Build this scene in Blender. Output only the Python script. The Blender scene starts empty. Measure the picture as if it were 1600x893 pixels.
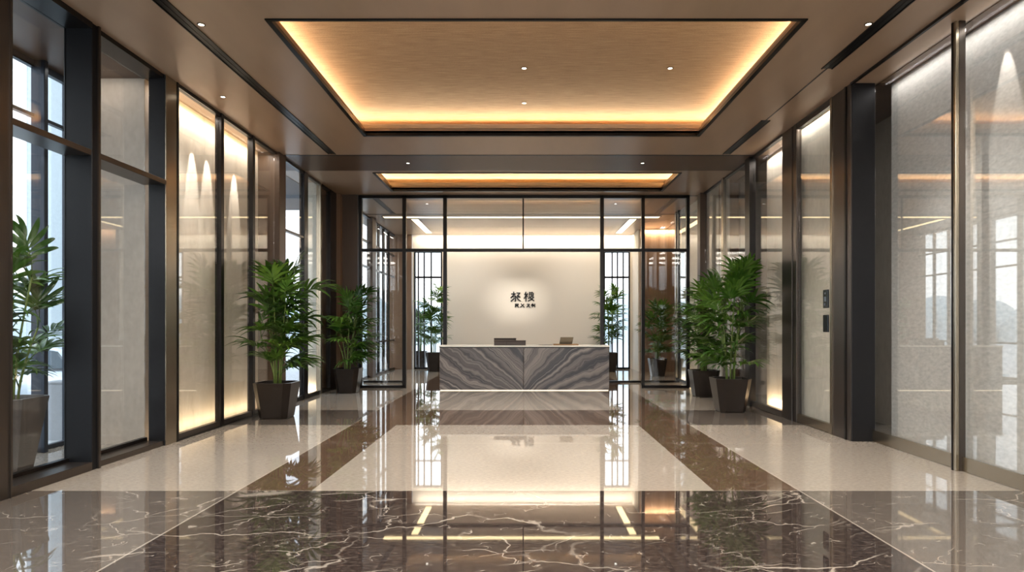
import bpy, math, random
from mathutils import Vector, Matrix, Euler

scene = bpy.context.scene
COL = scene.collection
PI = math.pi

# ------------------------------------------------------------------ basics
def lin(c):
    return tuple(((v / 255.0) / 12.92) if v / 255.0 <= 0.04045 else ((v / 255.0 + 0.055) / 1.055) ** 2.4 for v in c)

class MB:
    """collects shapes in world coordinates and links them as ONE mesh object"""
    def __init__(s):
        s.v = []; s.f = []; s.m = []; s.sm = []
    def face_set(s, vs, fs, mi=0, smooth=False):
        o = len(s.v)
        s.v += [tuple(p) for p in vs]
        for f in fs:
            s.f.append([i + o for i in f]); s.m.append(mi); s.sm.append(smooth)
        return s
    def box(s, x0, x1, y0, y1, z0, z1, b=0.0, mi=0):
        if x0 > x1: x0, x1 = x1, x0
        if y0 > y1: y0, y1 = y1, y0
        if z0 > z1: z0, z1 = z1, z0
        b = min(b, (x1-x0)*.45, (y1-y0)*.45, (z1-z0)*.45)
        if b <= 0:
            vs = [(x0,y0,z0),(x1,y0,z0),(x1,y1,z0),(x0,y1,z0),(x0,y0,z1),(x1,y0,z1),(x1,y1,z1),(x0,y1,z1)]
            fs = [(0,3,2,1),(4,5,6,7),(0,1,5,4),(1,2,6,5),(2,3,7,6),(3,0,4,7)]
            return s.face_set(vs, fs, mi)
        # chamfered box: 24 verts
        vs = []; idx = {}
        for sx in (0,1):
            for sy in (0,1):
                for sz in (0,1):
                    X = (x0,x1)[sx]; Y = (y0,y1)[sy]; Z = (z0,z1)[sz]
                    xi = X + (b if sx == 0 else -b); yi = Y + (b if sy == 0 else -b); zi = Z + (b if sz == 0 else -b)
                    idx[(sx,sy,sz,'x')] = len(vs); vs.append((X, yi, zi))
                    idx[(sx,sy,sz,'y')] = len(vs); vs.append((xi, Y, zi))
                    idx[(sx,sy,sz,'z')] = len(vs); vs.append((xi, yi, Z))
        fs = []
        for a in (0,1):
            q = [(0,0),(1,0),(1,1),(0,1)]
            f = [idx[(a,i,j,'x')] for i,j in q]; fs.append(f if a else f[::-1])
            f = [idx[(i,a,j,'y')] for i,j in q]; fs.append(f[::-1] if a else f)
            f = [idx[(i,j,a,'z')] for i,j in q]; fs.append(f if a else f[::-1])
        for i in (0,1):
            for j in (0,1):
                f = [idx[(i,j,0,'x')],idx[(i,j,1,'x')],idx[(i,j,1,'y')],idx[(i,j,0,'y')]]; fs.append(f if i == j else f[::-1])
                f = [idx[(i,0,j,'x')],idx[(i,0,j,'z')],idx[(i,1,j,'z')],idx[(i,1,j,'x')]]; fs.append(f if i == j else f[::-1])
                f = [idx[(0,i,j,'y')],idx[(1,i,j,'y')],idx[(1,i,j,'z')],idx[(0,i,j,'z')]]; fs.append(f if i == j else f[::-1])
                for k in (0,1):
                    f = [idx[(i,j,k,'x')],idx[(i,j,k,'y')],idx[(i,j,k,'z')]]; fs.append(f if (i+j+k) % 2 else f[::-1])
        return s.face_set(vs, fs, mi)
    def cyl(s, c, r, h, n=24, r2=None, mi=0, smooth=True, axis='z'):
        r2 = r if r2 is None else r2
        vs = []
        for k, (rr, hh) in enumerate(((r, 0), (r2, h))):
            for i in range(n):
                a = 2*PI*i/n
                p = (rr*math.cos(a), rr*math.sin(a), hh)
                if axis == 'y': p = (p[0], p[2], p[1])
                if axis == 'x': p = (p[2], p[0], p[1])
                vs.append((c[0]+p[0], c[1]+p[1], c[2]+p[2]))
        o = len(s.v)
        s.face_set(vs, [(i, (i+1) % n, n+(i+1) % n, n+i) for i in range(n)], mi, smooth)
        s.f.append([o+i for i in range(n)][::-1]); s.m.append(mi); s.sm.append(False)
        s.f.append([o+n+i for i in range(n)]); s.m.append(mi); s.sm.append(False)
        return s
    def tube(s, pts, rad, n=8, mi=0):
        pts = [Vector(p) for p in pts]
        vs = []
        for i, p in enumerate(pts):
            d = (pts[min(i+1, len(pts)-1)] - pts[max(i-1, 0)]).normalized()
            u = d.cross(Vector((0.13, 0.97, 0.2))).normalized(); w = d.cross(u)
            r = rad[i] if isinstance(rad, (list, tuple)) else rad
            for k in range(n):
                a = 2*PI*k/n
                vs.append(p + u*math.cos(a)*r + w*math.sin(a)*r)
        fs = []
        for i in range(len(pts)-1):
            for k in range(n):
                fs.append((i*n+k, i*n+(k+1) % n, (i+1)*n+(k+1) % n, (i+1)*n+k))
        fs.append(tuple(range(n))[::-1]); fs.append(tuple((len(pts)-1)*n+k for k in range(n)))
        return s.face_set(vs, fs, mi, True)
    def ring(s, prof, closed=False, mi=0, smooth=False):
        """prof = list of rings (each list of points, same length)"""
        n = len(prof[0]); vs = [p for r in prof for p in r]; fs = []
        for i in range(len(prof)-1):
            for k in range(n):
                fs.append((i*n+k, i*n+(k+1) % n, (i+1)*n+(k+1) % n, (i+1)*n+k))
        return s.face_set(vs, fs, mi, smooth)
    def mesh(s, name, mats, off=(0,0,0)):
        me = bpy.data.meshes.new(name)
        me.from_pydata([(p[0]-off[0], p[1]-off[1], p[2]-off[2]) for p in s.v], [], s.f)
        for m in (mats if isinstance(mats, (list, tuple)) else [mats]): me.materials.append(m)
        me.polygons.foreach_set('material_index', s.m)
        me.polygons.foreach_set('use_smooth', s.sm)
        me.update()
        return me
    def build(s, name, mats, parent=None, label=None):
        off = Vector((0,0,0)); p = parent
        while p is not None:
            off += Vector(p.location); p = p.parent
        o = bpy.data.objects.new(name, s.mesh(name, mats, off))
        COL.objects.link(o); o.parent = parent
        if label: o['label'] = label
        return o

def thing(name, label, cat, loc=(0,0,0), group=None):
    o = bpy.data.objects.new(name, None); COL.objects.link(o)
    o.location = loc; o['label'] = label; o['category'] = cat
    o.empty_display_size = .1
    if group: o['group'] = group
    return o
def tag(o, label, cat, group=None, kind=None):
    o['label'] = label; o['category'] = cat
    if group: o['group'] = group
    if kind: o['kind'] = kind
    return o
def struct(name, mb, mat, label=None):
    o = mb.build(name, mat); o['kind'] = 'structure'
    if label: o['label'] = label
    return o
def struct_empty(name, loc=(0,0,0), label=None):
    o = bpy.data.objects.new(name, None); COL.objects.link(o); o.location = loc
    o['kind'] = 'structure'
    if label: o['label'] = label
    return o

# ------------------------------------------------------------------ node DSL
class NT:
    def __init__(s, name):
        s.m = bpy.data.materials.new(name); s.m.use_nodes = True
        s.t = s.m.node_tree; s.t.nodes.clear()
        s.out = s.n('ShaderNodeOutputMaterial')
        s.tc = None
    def n(s, typ, **kw):
        nd = s.t.nodes.new(typ)
        for k, v in kw.items(): setattr(nd, k, v)
        return nd
    def link(s, a, b): s.t.links.new(a, b)
    def put(s, sock, v):
        if hasattr(v, 'is_linked') or hasattr(v, 'links'): s.link(v, sock)
        else:
            if isinstance(v, tuple) and len(v) == 3 and sock.type == 'RGBA': v = (*v, 1)
            sock.default_value = v
    def math(s, op, a, b=0.0, c=None, clamp=False):
        nd = s.n('ShaderNodeMath', operation=op, use_clamp=clamp)
        s.put(nd.inputs[0], a); s.put(nd.inputs[1], b)
        if c is not None: s.put(nd.inputs[2], c)
        return nd.outputs[0]
    def obj(s):
        if s.tc is None: s.tc = s.n('ShaderNodeTexCoord')
        return s.tc.outputs['Object']
    def xyz(s, v=None):
        nd = s.n('ShaderNodeSeparateXYZ'); s.put(nd.inputs[0], v if v is not None else s.obj())
        return nd.outputs[0], nd.outputs[1], nd.outputs[2]
    def comb(s, x, y, z):
        nd = s.n('ShaderNodeCombineXYZ'); s.put(nd.inputs[0], x); s.put(nd.inputs[1], y); s.put(nd.inputs[2], z)
        return nd.outputs[0]
    def noise(s, vec, scale, detail=2.0, rough=.5, out=0, dist=0.0):
        nd = s.n('ShaderNodeTexNoise'); s.put(nd.inputs['Vector'], vec)
        nd.inputs['Scale'].default_value = scale; nd.inputs['Detail'].default_value = detail
        nd.inputs['Roughness'].default_value = rough; nd.inputs['Distortion'].default_value = dist
        return nd.outputs[out]
    def vor(s, vec, scale, feature='DISTANCE_TO_EDGE'):
        nd = s.n('ShaderNodeTexVoronoi', feature=feature); s.put(nd.inputs['Vector'], vec)
        nd.inputs['Scale'].default_value = scale
        return nd.outputs['Distance']
    def vmul(s, v, k):
        nd = s.n('ShaderNodeVectorMath', operation='MULTIPLY'); s.put(nd.inputs[0], v); s.put(nd.inputs[1], k)
        return nd.outputs[0]
    def vadd(s, a, b):
        nd = s.n('ShaderNodeVectorMath', operation='ADD'); s.put(nd.inputs[0], a); s.put(nd.inputs[1], b)
        return nd.outputs[0]
    def ramp(s, f, stops, interp='LINEAR'):
        nd = s.n('ShaderNodeValToRGB'); cr = nd.color_ramp; cr.interpolation = interp
        while len(cr.elements) < len(stops): cr.elements.new(.5)
        for e, (p, c) in zip(cr.elements, stops):
            e.position = p; e.color = (*c, 1) if len(c) == 3 else c
        s.put(nd.inputs[0], f)
        return nd.outputs[0]
    def mix(s, f, a, b, typ='MIX'):
        nd = s.n('ShaderNodeMix', data_type='RGBA', blend_type=typ)
        s.put(nd.inputs[0], f); s.put(nd.inputs[6], a); s.put(nd.inputs[7], b)
        return nd.outputs[2]
    def smooth(s, v, a, b):
        nd = s.n('ShaderNodeMapRange', interpolation_type='SMOOTHSTEP')
        s.put(nd.inputs[0], v); nd.inputs[1].default_value = a; nd.inputs[2].default_value = b
        return nd.outputs[0]
    def bump(s, h, strength=.2, dist=.01):
        nd = s.n('ShaderNodeBump'); s.put(nd.inputs['Height'], h)
        nd.inputs['Strength'].default_value = strength; nd.inputs['Distance'].default_value = dist
        return nd.outputs[0]
    def bsdf(s, col, rough=.5, metal=0.0, normal=None, ior=1.45, coat=0.0, trans=None, sheen=0):
        p = s.n('ShaderNodeBsdfPrincipled')
        s.put(p.inputs['Base Color'], col); s.put(p.inputs['Roughness'], rough)
        s.put(p.inputs['Metallic'], metal); p.inputs['IOR'].default_value = ior
        if coat: p.inputs['Coat Weight'].default_value = coat; p.inputs['Coat Roughness'].default_value = .05
        if normal is not None: s.link(normal, p.inputs['Normal'])
        s.link(p.outputs[0], s.out.inputs[0])
        return p

def plain(name, rgb, rough=.5, metal=0.0, ior=1.45, grain=0.0, gscale=40, streak=None, coat=0):
    t = NT(name); c = lin(rgb); nrm = None; col = c
    v = t.obj()
    if streak: v = t.vmul(v, streak)
    nz = t.noise(v, gscale, 3)
    col = t.mix(t.math('MULTIPLY', nz, 1.0), tuple(x*.86 for x in c), tuple(min(1, x*1.12) for x in c))
    if grain: nrm = t.bump(nz, grain, .004)
    t.bsdf(col, rough, metal, nrm, ior, coat)
    return t.m

# ------------------------------------------------------------------ materials
M = {}
M['ceiling'] = plain('satin_brown_ceiling', (176,150,126), .34, .15, gscale=3, streak=(1,.2,1))
M['ceiling_dark'] = plain('dark_brown_soffit', (92,68,50), .4, .2, gscale=3)
M['cove'] = plain('cove_paint', (214,190,156), .5, 0, gscale=6)
M['bronze'] = plain('brushed_bronze', (84,76,70), .30, .85, gscale=60, streak=(3,3,.05))
M['bronze_light'] = plain('pale_bronze', (150,138,120), .25, .95, gscale=60, streak=(3,3,.05))
M['black'] = plain('black_metal', (30,26,24), .3, .6, gscale=20)
M['black_edge'] = plain('black_anodised', (14,14,16), .45, 0, 1.25, gscale=20)
M['gunmetal'] = plain('gunmetal_panel', (28,27,28), .4, .3, 1.3, gscale=20)
M['brown_wall'] = plain('brown_panel', (124,94,70), .45, .05, gscale=12, streak=(8,8,.3))
M['dark_brown'] = plain('dark_brown_panel', (84,66,52), .4, .1, gscale=12, streak=(8,8,.3))
M['white_wall'] = plain('white_paint', (232,224,212), .6, 0, gscale=400)
M['soil'] = plain('potting_soil', (40,30,22), .95, 0, grain=.8, gscale=60)
M['pot'] = plain('dark_bronze_planter', (50,43,38), .28, .6, gscale=8)
M['pot_grey'] = plain('grey_planter', (70,66,64), .4, .1, gscale=8)
M['slot'] = plain('slot_black', (12,11,11), .3, .3, gscale=20)
M['white_stone'] = plain('white_stone_top', (240,236,226), .25, 0, gscale=4)
M['leather'] = plain('brown_leather', (72,58,50), .45, 0, grain=.2, gscale=120)
M['wood_tray'] = plain('oak_tray', (166,128,86), .5, 0, gscale=30, streak=(1,12,12))
M['lid'] = plain('taupe_laptop', (110,98,80), .35, .6, gscale=20)
M['paper'] = plain('grey_paper', (150,144,136), .7, 0, gscale=20)
M['ink'] = plain('black_lettering', (20,16,13), .5, 0, gscale=20)
M['concrete'] = plain('grey_concrete', (150,152,156), .8, 0, grain=.3, gscale=30)
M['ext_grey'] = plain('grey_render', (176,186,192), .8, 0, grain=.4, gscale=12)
M['paving'] = plain('pale_paving', (186,188,190), .35, 0, gscale=2)
M['car_paint'] = plain('silver_paint', (200,208,216), .2, .5, gscale=2, coat=1)
M['car_glass'] = plain('tinted_glass', (60,74,84), .05, 0, gscale=2)
M['tyre'] = plain('tyre_rubber', (24,24,26), .8, 0, gscale=30)
M['device'] = plain('black_device', (16,18,22), .18, 0, gscale=20)
M['button'] = plain('grey_button', (96,104,112), .3, .3, gscale=20)
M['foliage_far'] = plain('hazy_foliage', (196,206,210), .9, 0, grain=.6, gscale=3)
M['ext_frame'] = plain('outer_frame', (44,50,60), .35, .4, gscale=20)

def plaster(name, rgb, grain, gscale, mott=.1, rough=.75, st=(1,1,.6)):
    t = NT(name); c = lin(rgb); v = t.obj()
    big = t.noise(v, 1.3, 4, .6)
    fine = t.noise(t.vmul(v, st), gscale, 4, .65)
    k = t.math('MULTIPLY_ADD', t.math('SUBTRACT', fine, .5), grain, t.math('MULTIPLY', t.math('SUBTRACT', big, .5), mott))
    k = t.math('ADD', k, .5, clamp=True)
    col = t.mix(k, tuple(x*.55 for x in c), tuple(min(1, x*1.45) for x in c))
    t.bsdf(col, rough, 0, t.bump(fine, .12, .004))
    return t.m
M['plaster'] = plaster('cream_plaster', (222,210,194), .5, 14, .5)
M['plaster_grain'] = plaster('speckled_grey_plaster', (216,211,204), .9, 34, .2, st=(1,.4,.9))
M['plaster_taupe'] = plaster('taupe_plaster', (170,156,142), .5, 14, .3)

# marble with soft vertical veins used on the backlit panels
t = NT('veined_cream_stone'); v = t.obj()
w = t.noise(t.vmul(v, (1, 2.2, .5)), 1.6, 5, .65, dist=1.2)
fine = t.noise(v, 18, 3, .6)
k = t.math('MULTIPLY_ADD', fine, .25, t.math('MULTIPLY', w, .9))
col = t.ramp(k, [(.3, lin((196,182,164))), (.5, lin((222,210,193))), (.68, lin((230,219,204)))])
t.bsdf(col, .5, 0, t.bump(fine, .2, .006)); M['stone_panel'] = t.m

# tray panel: fine woven timber lines running across
t = NT('woven_wood_veneer'); x, y, z = t.xyz()
ln = t.noise(t.comb(t.math('MULTIPLY', x, 3.0), t.math('MULTIPLY', y, 60.0), 0.0), 1.0, 3, .7)
fl = t.noise(t.comb(t.math('MULTIPLY', x, 90.0), t.math('MULTIPLY', y, 90.0), 0.0), 1.0, 2)
k = t.math('MULTIPLY_ADD', fl, .45, t.math('MULTIPLY', ln, .65))
col = t.ramp(k, [(.35, lin((138,108,80))), (.52, lin((174,142,108))), (.68, lin((198,166,130)))])
t.bsdf(col, .55, 0, t.bump(k, .12, .002)); M['weave'] = t.m

# brown vertical-grain wood
t = NT('brown_wood_panelling'); x, y, z = t.xyz()
ln = t.noise(t.comb(t.math('MULTIPLY', x, 40.0), t.math('MULTIPLY', y, 40.0), t.math('MULTIPLY', z, .8)), 1.0, 3, .6)
col = t.ramp(ln, [(.3, lin((112,88,70))), (.7, lin((148,118,96)))])
t.bsdf(col, .5, 0); M['wood_wall'] = t.m

# polished floor
t = NT('polished_marble_floor'); x, y, z = t.xyz()
base = t.obj()
w1 = t.noise(base, .7, 5, .6, out=1)
warp = t.vadd(base, t.vmul(w1, (1.6, 1.6, 0)))
sk = t.comb(t.math('ADD', t.math('MULTIPLY', x, .55), t.math('MULTIPLY', y, .35)), t.math('MULTIPLY', t.math('SUBTRACT', y, t.math('MULTIPLY', x, .35)), 1.25), 0.0)
warp = t.vadd(sk, t.vmul(w1, (1.1, .8, 0)))
def veins(vec, scale, wid):
    return t.math('SUBTRACT', 1.0, t.smooth(t.vor(vec, scale), 0.0, wid))
v1 = t.math('MULTIPLY', veins(warp, .9, .013), t.smooth(t.noise(base, .8, 2), .42, .62))
v2 = t.math('MULTIPLY', veins(warp, 2.6, .022), t.smooth(t.noise(t.vadd(base, (7.0, 3.0, 0.0)), 1.6, 2), .46, .6))
w2 = t.noise(base, 5, 3, .6, out=1)
v3 = t.math('MULTIPLY', veins(t.vadd(base, t.vmul(w2, (.25, .25, 0))), 9, .035), t.smooth(t.noise(t.vadd(base, (1.0, 9.0, 0.0)), 6.0, 2), .56, .64))
vv = t.math('MAXIMUM', v1, t.math('MULTIPLY', t.math('MAXIMUM', v2, t.math('MULTIPLY', v3, .9)), .85))
fine = t.noise(t.vmul(base, (1, 2.2, 1)), 22, 5, .75)
mid = t.noise(base, 2.2, 4, .6)
# regions
def between(a, lo, hi):
    return t.math('MULTIPLY', t.math('GREATER_THAN', a, lo), t.math('LESS_THAN', a, hi))
ax = t.math('ABSOLUTE', t.math('ADD', x, .05)); ai = t.math('ABSOLUTE', t.math('ADD', x, .10))
border = t.math('GREATER_THAN', ax, 2.47)
strip = t.math('MULTIPLY', t.math('GREATER_THAN', ai, 1.77), t.math('LESS_THAN', ax, 2.47))
near = t.math('LESS_THAN', y, 5.63)
cross = between(y, 9.35, 11.0)
light = t.ramp(fine, [(.3, lin((138,128,117))), (.5, lin((156,146,134))), (.72, lin((174,164,151)))])
dark = t.ramp(fine, [(.3, lin((30,25,24))), (.5, lin((50,42,39))), (.68, lin((92,80,73)))])
brown = t.ramp(fine, [(.3, lin((64,50,40))), (.55, lin((92,73,59))), (.75, lin((118,98,80)))])
midc = t.ramp(fine, [(.3, lin((74,67,61))), (.55, lin((94,86,79))), (.75, lin((120,111,102)))])
field = t.mix(near, light, dark)
field = t.mix(cross, field, brown)
bord = t.mix(near, light, midc)
bord = t.mix(cross, bord, midc)
col = t.mix(border, field, bord)
col = t.mix(strip, col, t.mix(near, brown, dark))
veincol = lin((190,178,164))
vs = t.math('MULTIPLY', vv, t.math('MULTIPLY_ADD', near, .38, .2))
col = t.mix(vs, col, veincol)
# fine joints
def joint(a, p, wdt=.006):
    return t.math('LESS_THAN', t.math('ABSOLUTE', t.math('SUBTRACT', a, p)), wdt)
j = t.math('MAXIMUM', joint(ax, 2.47, .008), t.math('MAXIMUM', joint(y, 7.9), joint(y, 5.63)))
col = t.mix(t.math('MULTIPLY', j, .35), col, lin((214,202,186)))
p = t.bsdf(col, t.math('MULTIPLY_ADD', fine, .04, .008), 0, None, 2.9)
M['floor'] = t.m

# desk book-matched striped marble
t = NT('bookmatched_striped_marble'); x, y, z = t.xyz()
axd = t.math('ABSOLUTE', x)
side = t.math('MULTIPLY', t.math('GREATER_THAN', x, 0.0), 3.7)
p2 = t.comb(axd, side, z)
n1 = t.noise(p2, 1.3, 3, .5); n2 = t.noise(p2, 3.5, 3, .55)
ang = t.math('ARCTAN2', t.math('ADD', z, .22), t.math('ADD', axd, .10))
lg = t.math('MULTIPLY', t.math('SUBTRACT', z, t.math('MULTIPLY', axd, .62)), .9)
s_ = t.math('MULTIPLY_ADD', ang, .5, t.math('MULTIPLY', lg, .75))
s_ = t.math('ADD', s_, t.math('MULTIPLY_ADD', n1, .55, t.math('MULTIPLY', n2, .10)))
a1 = t.noise(t.comb(t.math('MULTIPLY', s_, 7.0), side, 0.0), 1.0, 2, .5)
a2 = t.noise(t.comb(t.math('MULTIPLY', s_, 34.0), side, 1.0), 1.0, 3, .6)
k = t.math('MULTIPLY_ADD', a2, .26, t.math('MULTIPLY', a1, .80))
colr = t.ramp(k, [(.36, lin((38,33,34))), (.46, lin((58,51,50))), (.53, lin((100,91,86))), (.60, lin((130,120,113))), (.74, lin((152,142,134)))])
ed = t.math('ABSOLUTE', t.math('SUBTRACT', t.noise(t.comb(t.math('MULTIPLY', s_, 9.0), side, 5.0), 1.0, 1, .5), .5))
colr = t.mix(t.math('MULTIPLY', t.math('SUBTRACT', 1.0, t.smooth(ed, 0.0, .016)), .7), colr, lin((50,42,42)))
ed2 = t.math('ABSOLUTE', t.math('SUBTRACT', t.noise(t.comb(t.math('MULTIPLY', s_, 11.0), side, 9.0), 1.0, 1, .5), .46))
colr = t.mix(t.math('MULTIPLY', t.math('SUBTRACT', 1.0, t.smooth(ed2, 0.0, .010)), .5), colr, lin((196,184,172)))
t.bsdf(colr, .3, 0); M['desk_marble'] = t.m

# glass: fresnel mirror over clear
def glass(name, f0, tint=(1,1,1)):
    t = NT(name)
    lw = t.n('ShaderNodeLayerWeight'); lw.inputs[0].default_value = .5
    f = t.math('MULTIPLY_ADD', t.math('POWER', lw.outputs['Facing'], 5.0), 1-f0, f0)
    tr = t.n('ShaderNodeBsdfTransparent'); tr.inputs[0].default_value = (*tint, 1)
    gl = t.n('ShaderNodeBsdfGlossy'); gl.inputs['Roughness'].default_value = 0.0
    mx = t.n('ShaderNodeMixShader'); t.link(f, mx.inputs[0]); t.link(tr.outputs[0], mx.inputs[1]); t.link(gl.outputs[0], mx.inputs[2])
    t.link(mx.outputs[0], t.out.inputs[0])
    return t.m
M['glass'] = glass('clear_glass', .075, (.97,.98,.98))
M['glass_mirror'] = glass('reflective_glass', .13, (.96,.97,.97))
M['glass_tint'] = glass('grey_tinted_glass', .09, (.86,.88,.90))

def emit(name, rgb, s):
    t = NT(name); e = t.n('ShaderNodeEmission'); e.inputs[0].default_value = (*rgb, 1); e.inputs[1].default_value = s
    t.link(e.outputs[0], t.out.inputs[0]); return t.m
WARM = (1.0, .76, .48); WARM2 = (1.0, .78, .52); NEUT = (1.0, .93, .85)
M['led'] = emit('warm_led', (1.0, .74, .40), 1.9)
M['led_soft'] = emit('soft_warm_led', (1.0, .82, .58), .8)
M['lens'] = emit('downlight_lens', (1.0, .93, .82), 6.0)

# leaf
t = NT('palm_leaf'); v = t.obj()
oi = t.n('ShaderNodeObjectInfo')
nz = t.noise(v, 9, 2)
k = t.math('MULTIPLY_ADD', oi.outputs['Random'], .5, t.math('MULTIPLY', nz, .5))
col = t.ramp(k, [(.2, lin((30,58,18))), (.5, lin((56,92,30))), (.85, lin((110,146,58)))])
pb = t.bsdf(col, .32, 0)
tl = t.n('ShaderNodeBsdfTranslucent'); t.link(t.mix(.5, col, lin((120,160,50))), tl.inputs[0])
mx = t.n('ShaderNodeMixShader'); mx.inputs[0].default_value = .18
t.link(pb.outputs[0], mx.inputs[1]); t.link(tl.outputs[0], mx.inputs[2]); t.link(mx.outputs[0], t.out.inputs[0])
M['leaf'] = t.m
M['cane'] = plain('green_cane', (104,122,58), .5, 0, gscale=8, streak=(1,1,6))

# ------------------------------------------------------------------ lights
def area(name, loc, sx, sy, power, col, rot=(0,0,0), parent=None, spread=PI):
    d = bpy.data.lights.new(name, 'AREA'); d.shape = 'RECTANGLE'; d.size = sx; d.size_y = sy
    d.energy = power; d.color = col; d.spread = spread
    o = bpy.data.objects.new(name, d); COL.objects.link(o)
    o.location = loc; o.rotation_euler = rot
    return o
def spot(name, loc, power, col, size=1.6, blend=.6, radius=.03, target=None):
    d = bpy.data.lights.new(name, 'SPOT'); d.energy = power; d.color = col
    d.spot_size = size; d.spot_blend = blend; d.shadow_soft_size = radius
    o = bpy.data.objects.new(name, d); COL.objects.link(o); o.location = loc
    if target is not None:
        o.rotation_euler = (Vector(target) - Vector(loc)).to_track_quat('-Z', 'Y').to_euler()
    return o
UP = (PI, 0, 0)

# ------------------------------------------------------------------ dimensions
HC = 4.49            # ceiling
XL, XR = -4.33, 4.10 # front planes of the two side walls
YB, YW = -2.0, 21.4  # entrance end / back wall
H_CAM, HOR, F = 1.45, 508.5, 1000.0

# ------------------------------------------------------------------ floor, ground
struct('floor', MB().box(-5.7, 5.4, YB, YW+.1, -.06, 0), M['floor'], 'polished marble floor in pale, brown and dark bands')
struct('ground', MB().box(-60, 60, -40, 90, -.2, -.06), M['paving'], 'pale paving outside the lobby')

# ------------------------------------------------------------------ ceiling with coffers
ceil = struct_empty('ceiling', (0,0,HC), 'satin brown lobby ceiling')
T1 = (-2.56, 2.80, 6.35, 10.25)
T2 = (-3.00, 3.12, 12.72, 14.45)
def slab(mb, x0, x1, y0, y1, hole=None):
    if hole is None: mb.box(x0, x1, y0, y1, HC, HC+.08); return
    a, b, c, d = hole
    mb.box(x0, a, y0, y1, HC, HC+.08); mb.box(b, x1, y0, y1, HC, HC+.08)
    mb.box(a, b, y0, c, HC, HC+.08); mb.box(a, b, d, y1, HC, HC+.08)
mb = MB()
slab(mb, -4.6, 4.45, YB, 11.42, T1); mb.box(-4.82, -4.6, 7.99, 11.42, HC, HC+.08)
slab(mb, -4.82, 4.45, 12.56, 17.48, T2)
slab(mb, -4.82, 4.45, 17.5, YW+.1)
mb.build('ceiling_panel', M['ceiling'], ceil)
MB().box(-4.82, 4.45, 11.43, 12.55, HC-.004, HC+.08).build('dark_soffit_band', M['ceiling_dark'], ceil, 'darker brown ceiling band')
mb = MB()
for y in (11.425, 17.49): mb.box(-4.33, 4.1, y-.025, y+.025, HC-.006, HC+.01)
mb.build('shadow_gap', M['slot'], ceil, 'thin black ceiling joint')
MB().box(-4.33, 4.1, 14.95, 15.02, HC-.004, HC+.01).build('joint_line', M['slot'], ceil)
# vestibule / niche ceilings
MB().box(-5.75, -4.6, YB, 8.0, HC-.01, HC+.1).box(4.45, 5.4, YB, YW, HC-.01, HC+.1).build('side_soffit', M['ceiling_dark'], ceil)
MB().box(-6.3, -4.82, 11.3, 16.8, HC-.01, HC+.1).build('reflection_slab', M['concrete'], ceil)  # added slab; its grey stands in for a reflection in the far left window

def coffer(n, T, margin, up_h, panel_dz, power, panelmat, lip2=True):
    a, b, c, d = T
    root = struct_empty('trim_%d' % n, ((a+b)/2, (c+d)/2, HC), 'recessed ceiling coffer with warm cove light')
    # dark perimeter frame
    fw = .045
    m = MB()
    m.box(a-.012, b+.012, c-.012, c+fw*.5, HC-.014, HC+.03); m.box(a-.012, b+.012, d-fw, d+.012, HC-.014, HC+.03)
    m.box(a-.012, a+fw, c, d, HC-.014, HC+.03); m.box(b-fw, b+.012, c, d, HC-.014, HC+.03)
    m.build('dark_frame', M['black'], root)
    # stepped upstand lip
    t_ = .03
    for k, (off, z0, z1, mat) in enumerate(((0, HC+.03, HC+.03+up_h*.5, 'ceiling'), (-.05, HC+.03+up_h*.5, HC+.03+up_h, 'cove'))):
        m = MB(); A, B, C, D = a+off, b-off, c+off, d-off
        m.box(A-t_, B+t_, C-t_, C, z0, z1); m.box(A-t_, B+t_, D, D+t_, z0, z1)
        m.box(A-t_, A, C, D, z0, z1); m.box(B, B+t_, C, D, z0, z1)
        if off:  # ledge
            m.box(A-.02, B+.02, C-.02, a*0+c+.0, z0-.01, z0); m.box(A-.02, B+.02, d, D+.02, z0-.01, z0)
            m.box(A-.02, a, C, D, z0-.01, z0); m.box(b, B+.02, C, D, z0-.01, z0)
        m.build('cove_lip', M[mat], root)
    g = margin
    zp = HC + panel_dz
    MB().box(a-g, b+g, c-g, d+g, zp, zp+.04).build('recess_panel', panelmat, root)
    m = MB()
    m.box(a-g-.03, a-g, c-g, d+g, HC+.08, zp+.04); m.box(b+g, b+g+.03, c-g, d+g, HC+.08, zp+.04)
    m.box(a-g, b+g, c-g-.03, c-g, HC+.08, zp+.04); m.box(a-g, b+g, d+g, d+g+.03, HC+.08, zp+.04)
    m.box(a-g, b+g, c-g, c-.08, HC+.082, HC+.095); m.box(a-g, b+g, d+.08, d+g, HC+.082, HC+.095)
    m.box(a-g, a-.08, c-g, d+g, HC+.082, HC+.095); m.box(b+.08, b+g, c-g, d+g, HC+.082, HC+.095)
    m.build('cove_trough', M['cove'], root)
    # LED strips (light + their profile)
    lz = HC + .185
    o1 = .08 + .24
    for nm, loc, sx, sy, L in (
        ('led_strip', ((a+b)/2, c-o1, lz), b-a+2*o1, .05, b-a), ('led_strip', ((a+b)/2, d+o1, lz), b-a+2*o1, .05, b-a),
        ('led_strip', (a-o1, (c+d)/2, lz), .05, d-c+2*o1, d-c), ('led_strip', (b+o1, (c+d)/2, lz), .05, d-c+2*o1, d-c)):
        th = math.radians(42)
        cx_, cy_ = (a+b)/2, (c+d)/2
        rot = (PI-th, 0, 0) if loc[1] < c else (PI+th, 0, 0) if loc[1] > d else (PI, th, 0) if loc[0] < a else (PI, -th, 0)
        area('cove_led', loc, sx, sy, power*L, WARM, rot)
    return root
coffer(1, T1, .55, .17, .365, 3.1, M['weave'])
coffer(2, T2, .75, .17, .36, 2.6, M['cove'])

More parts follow.
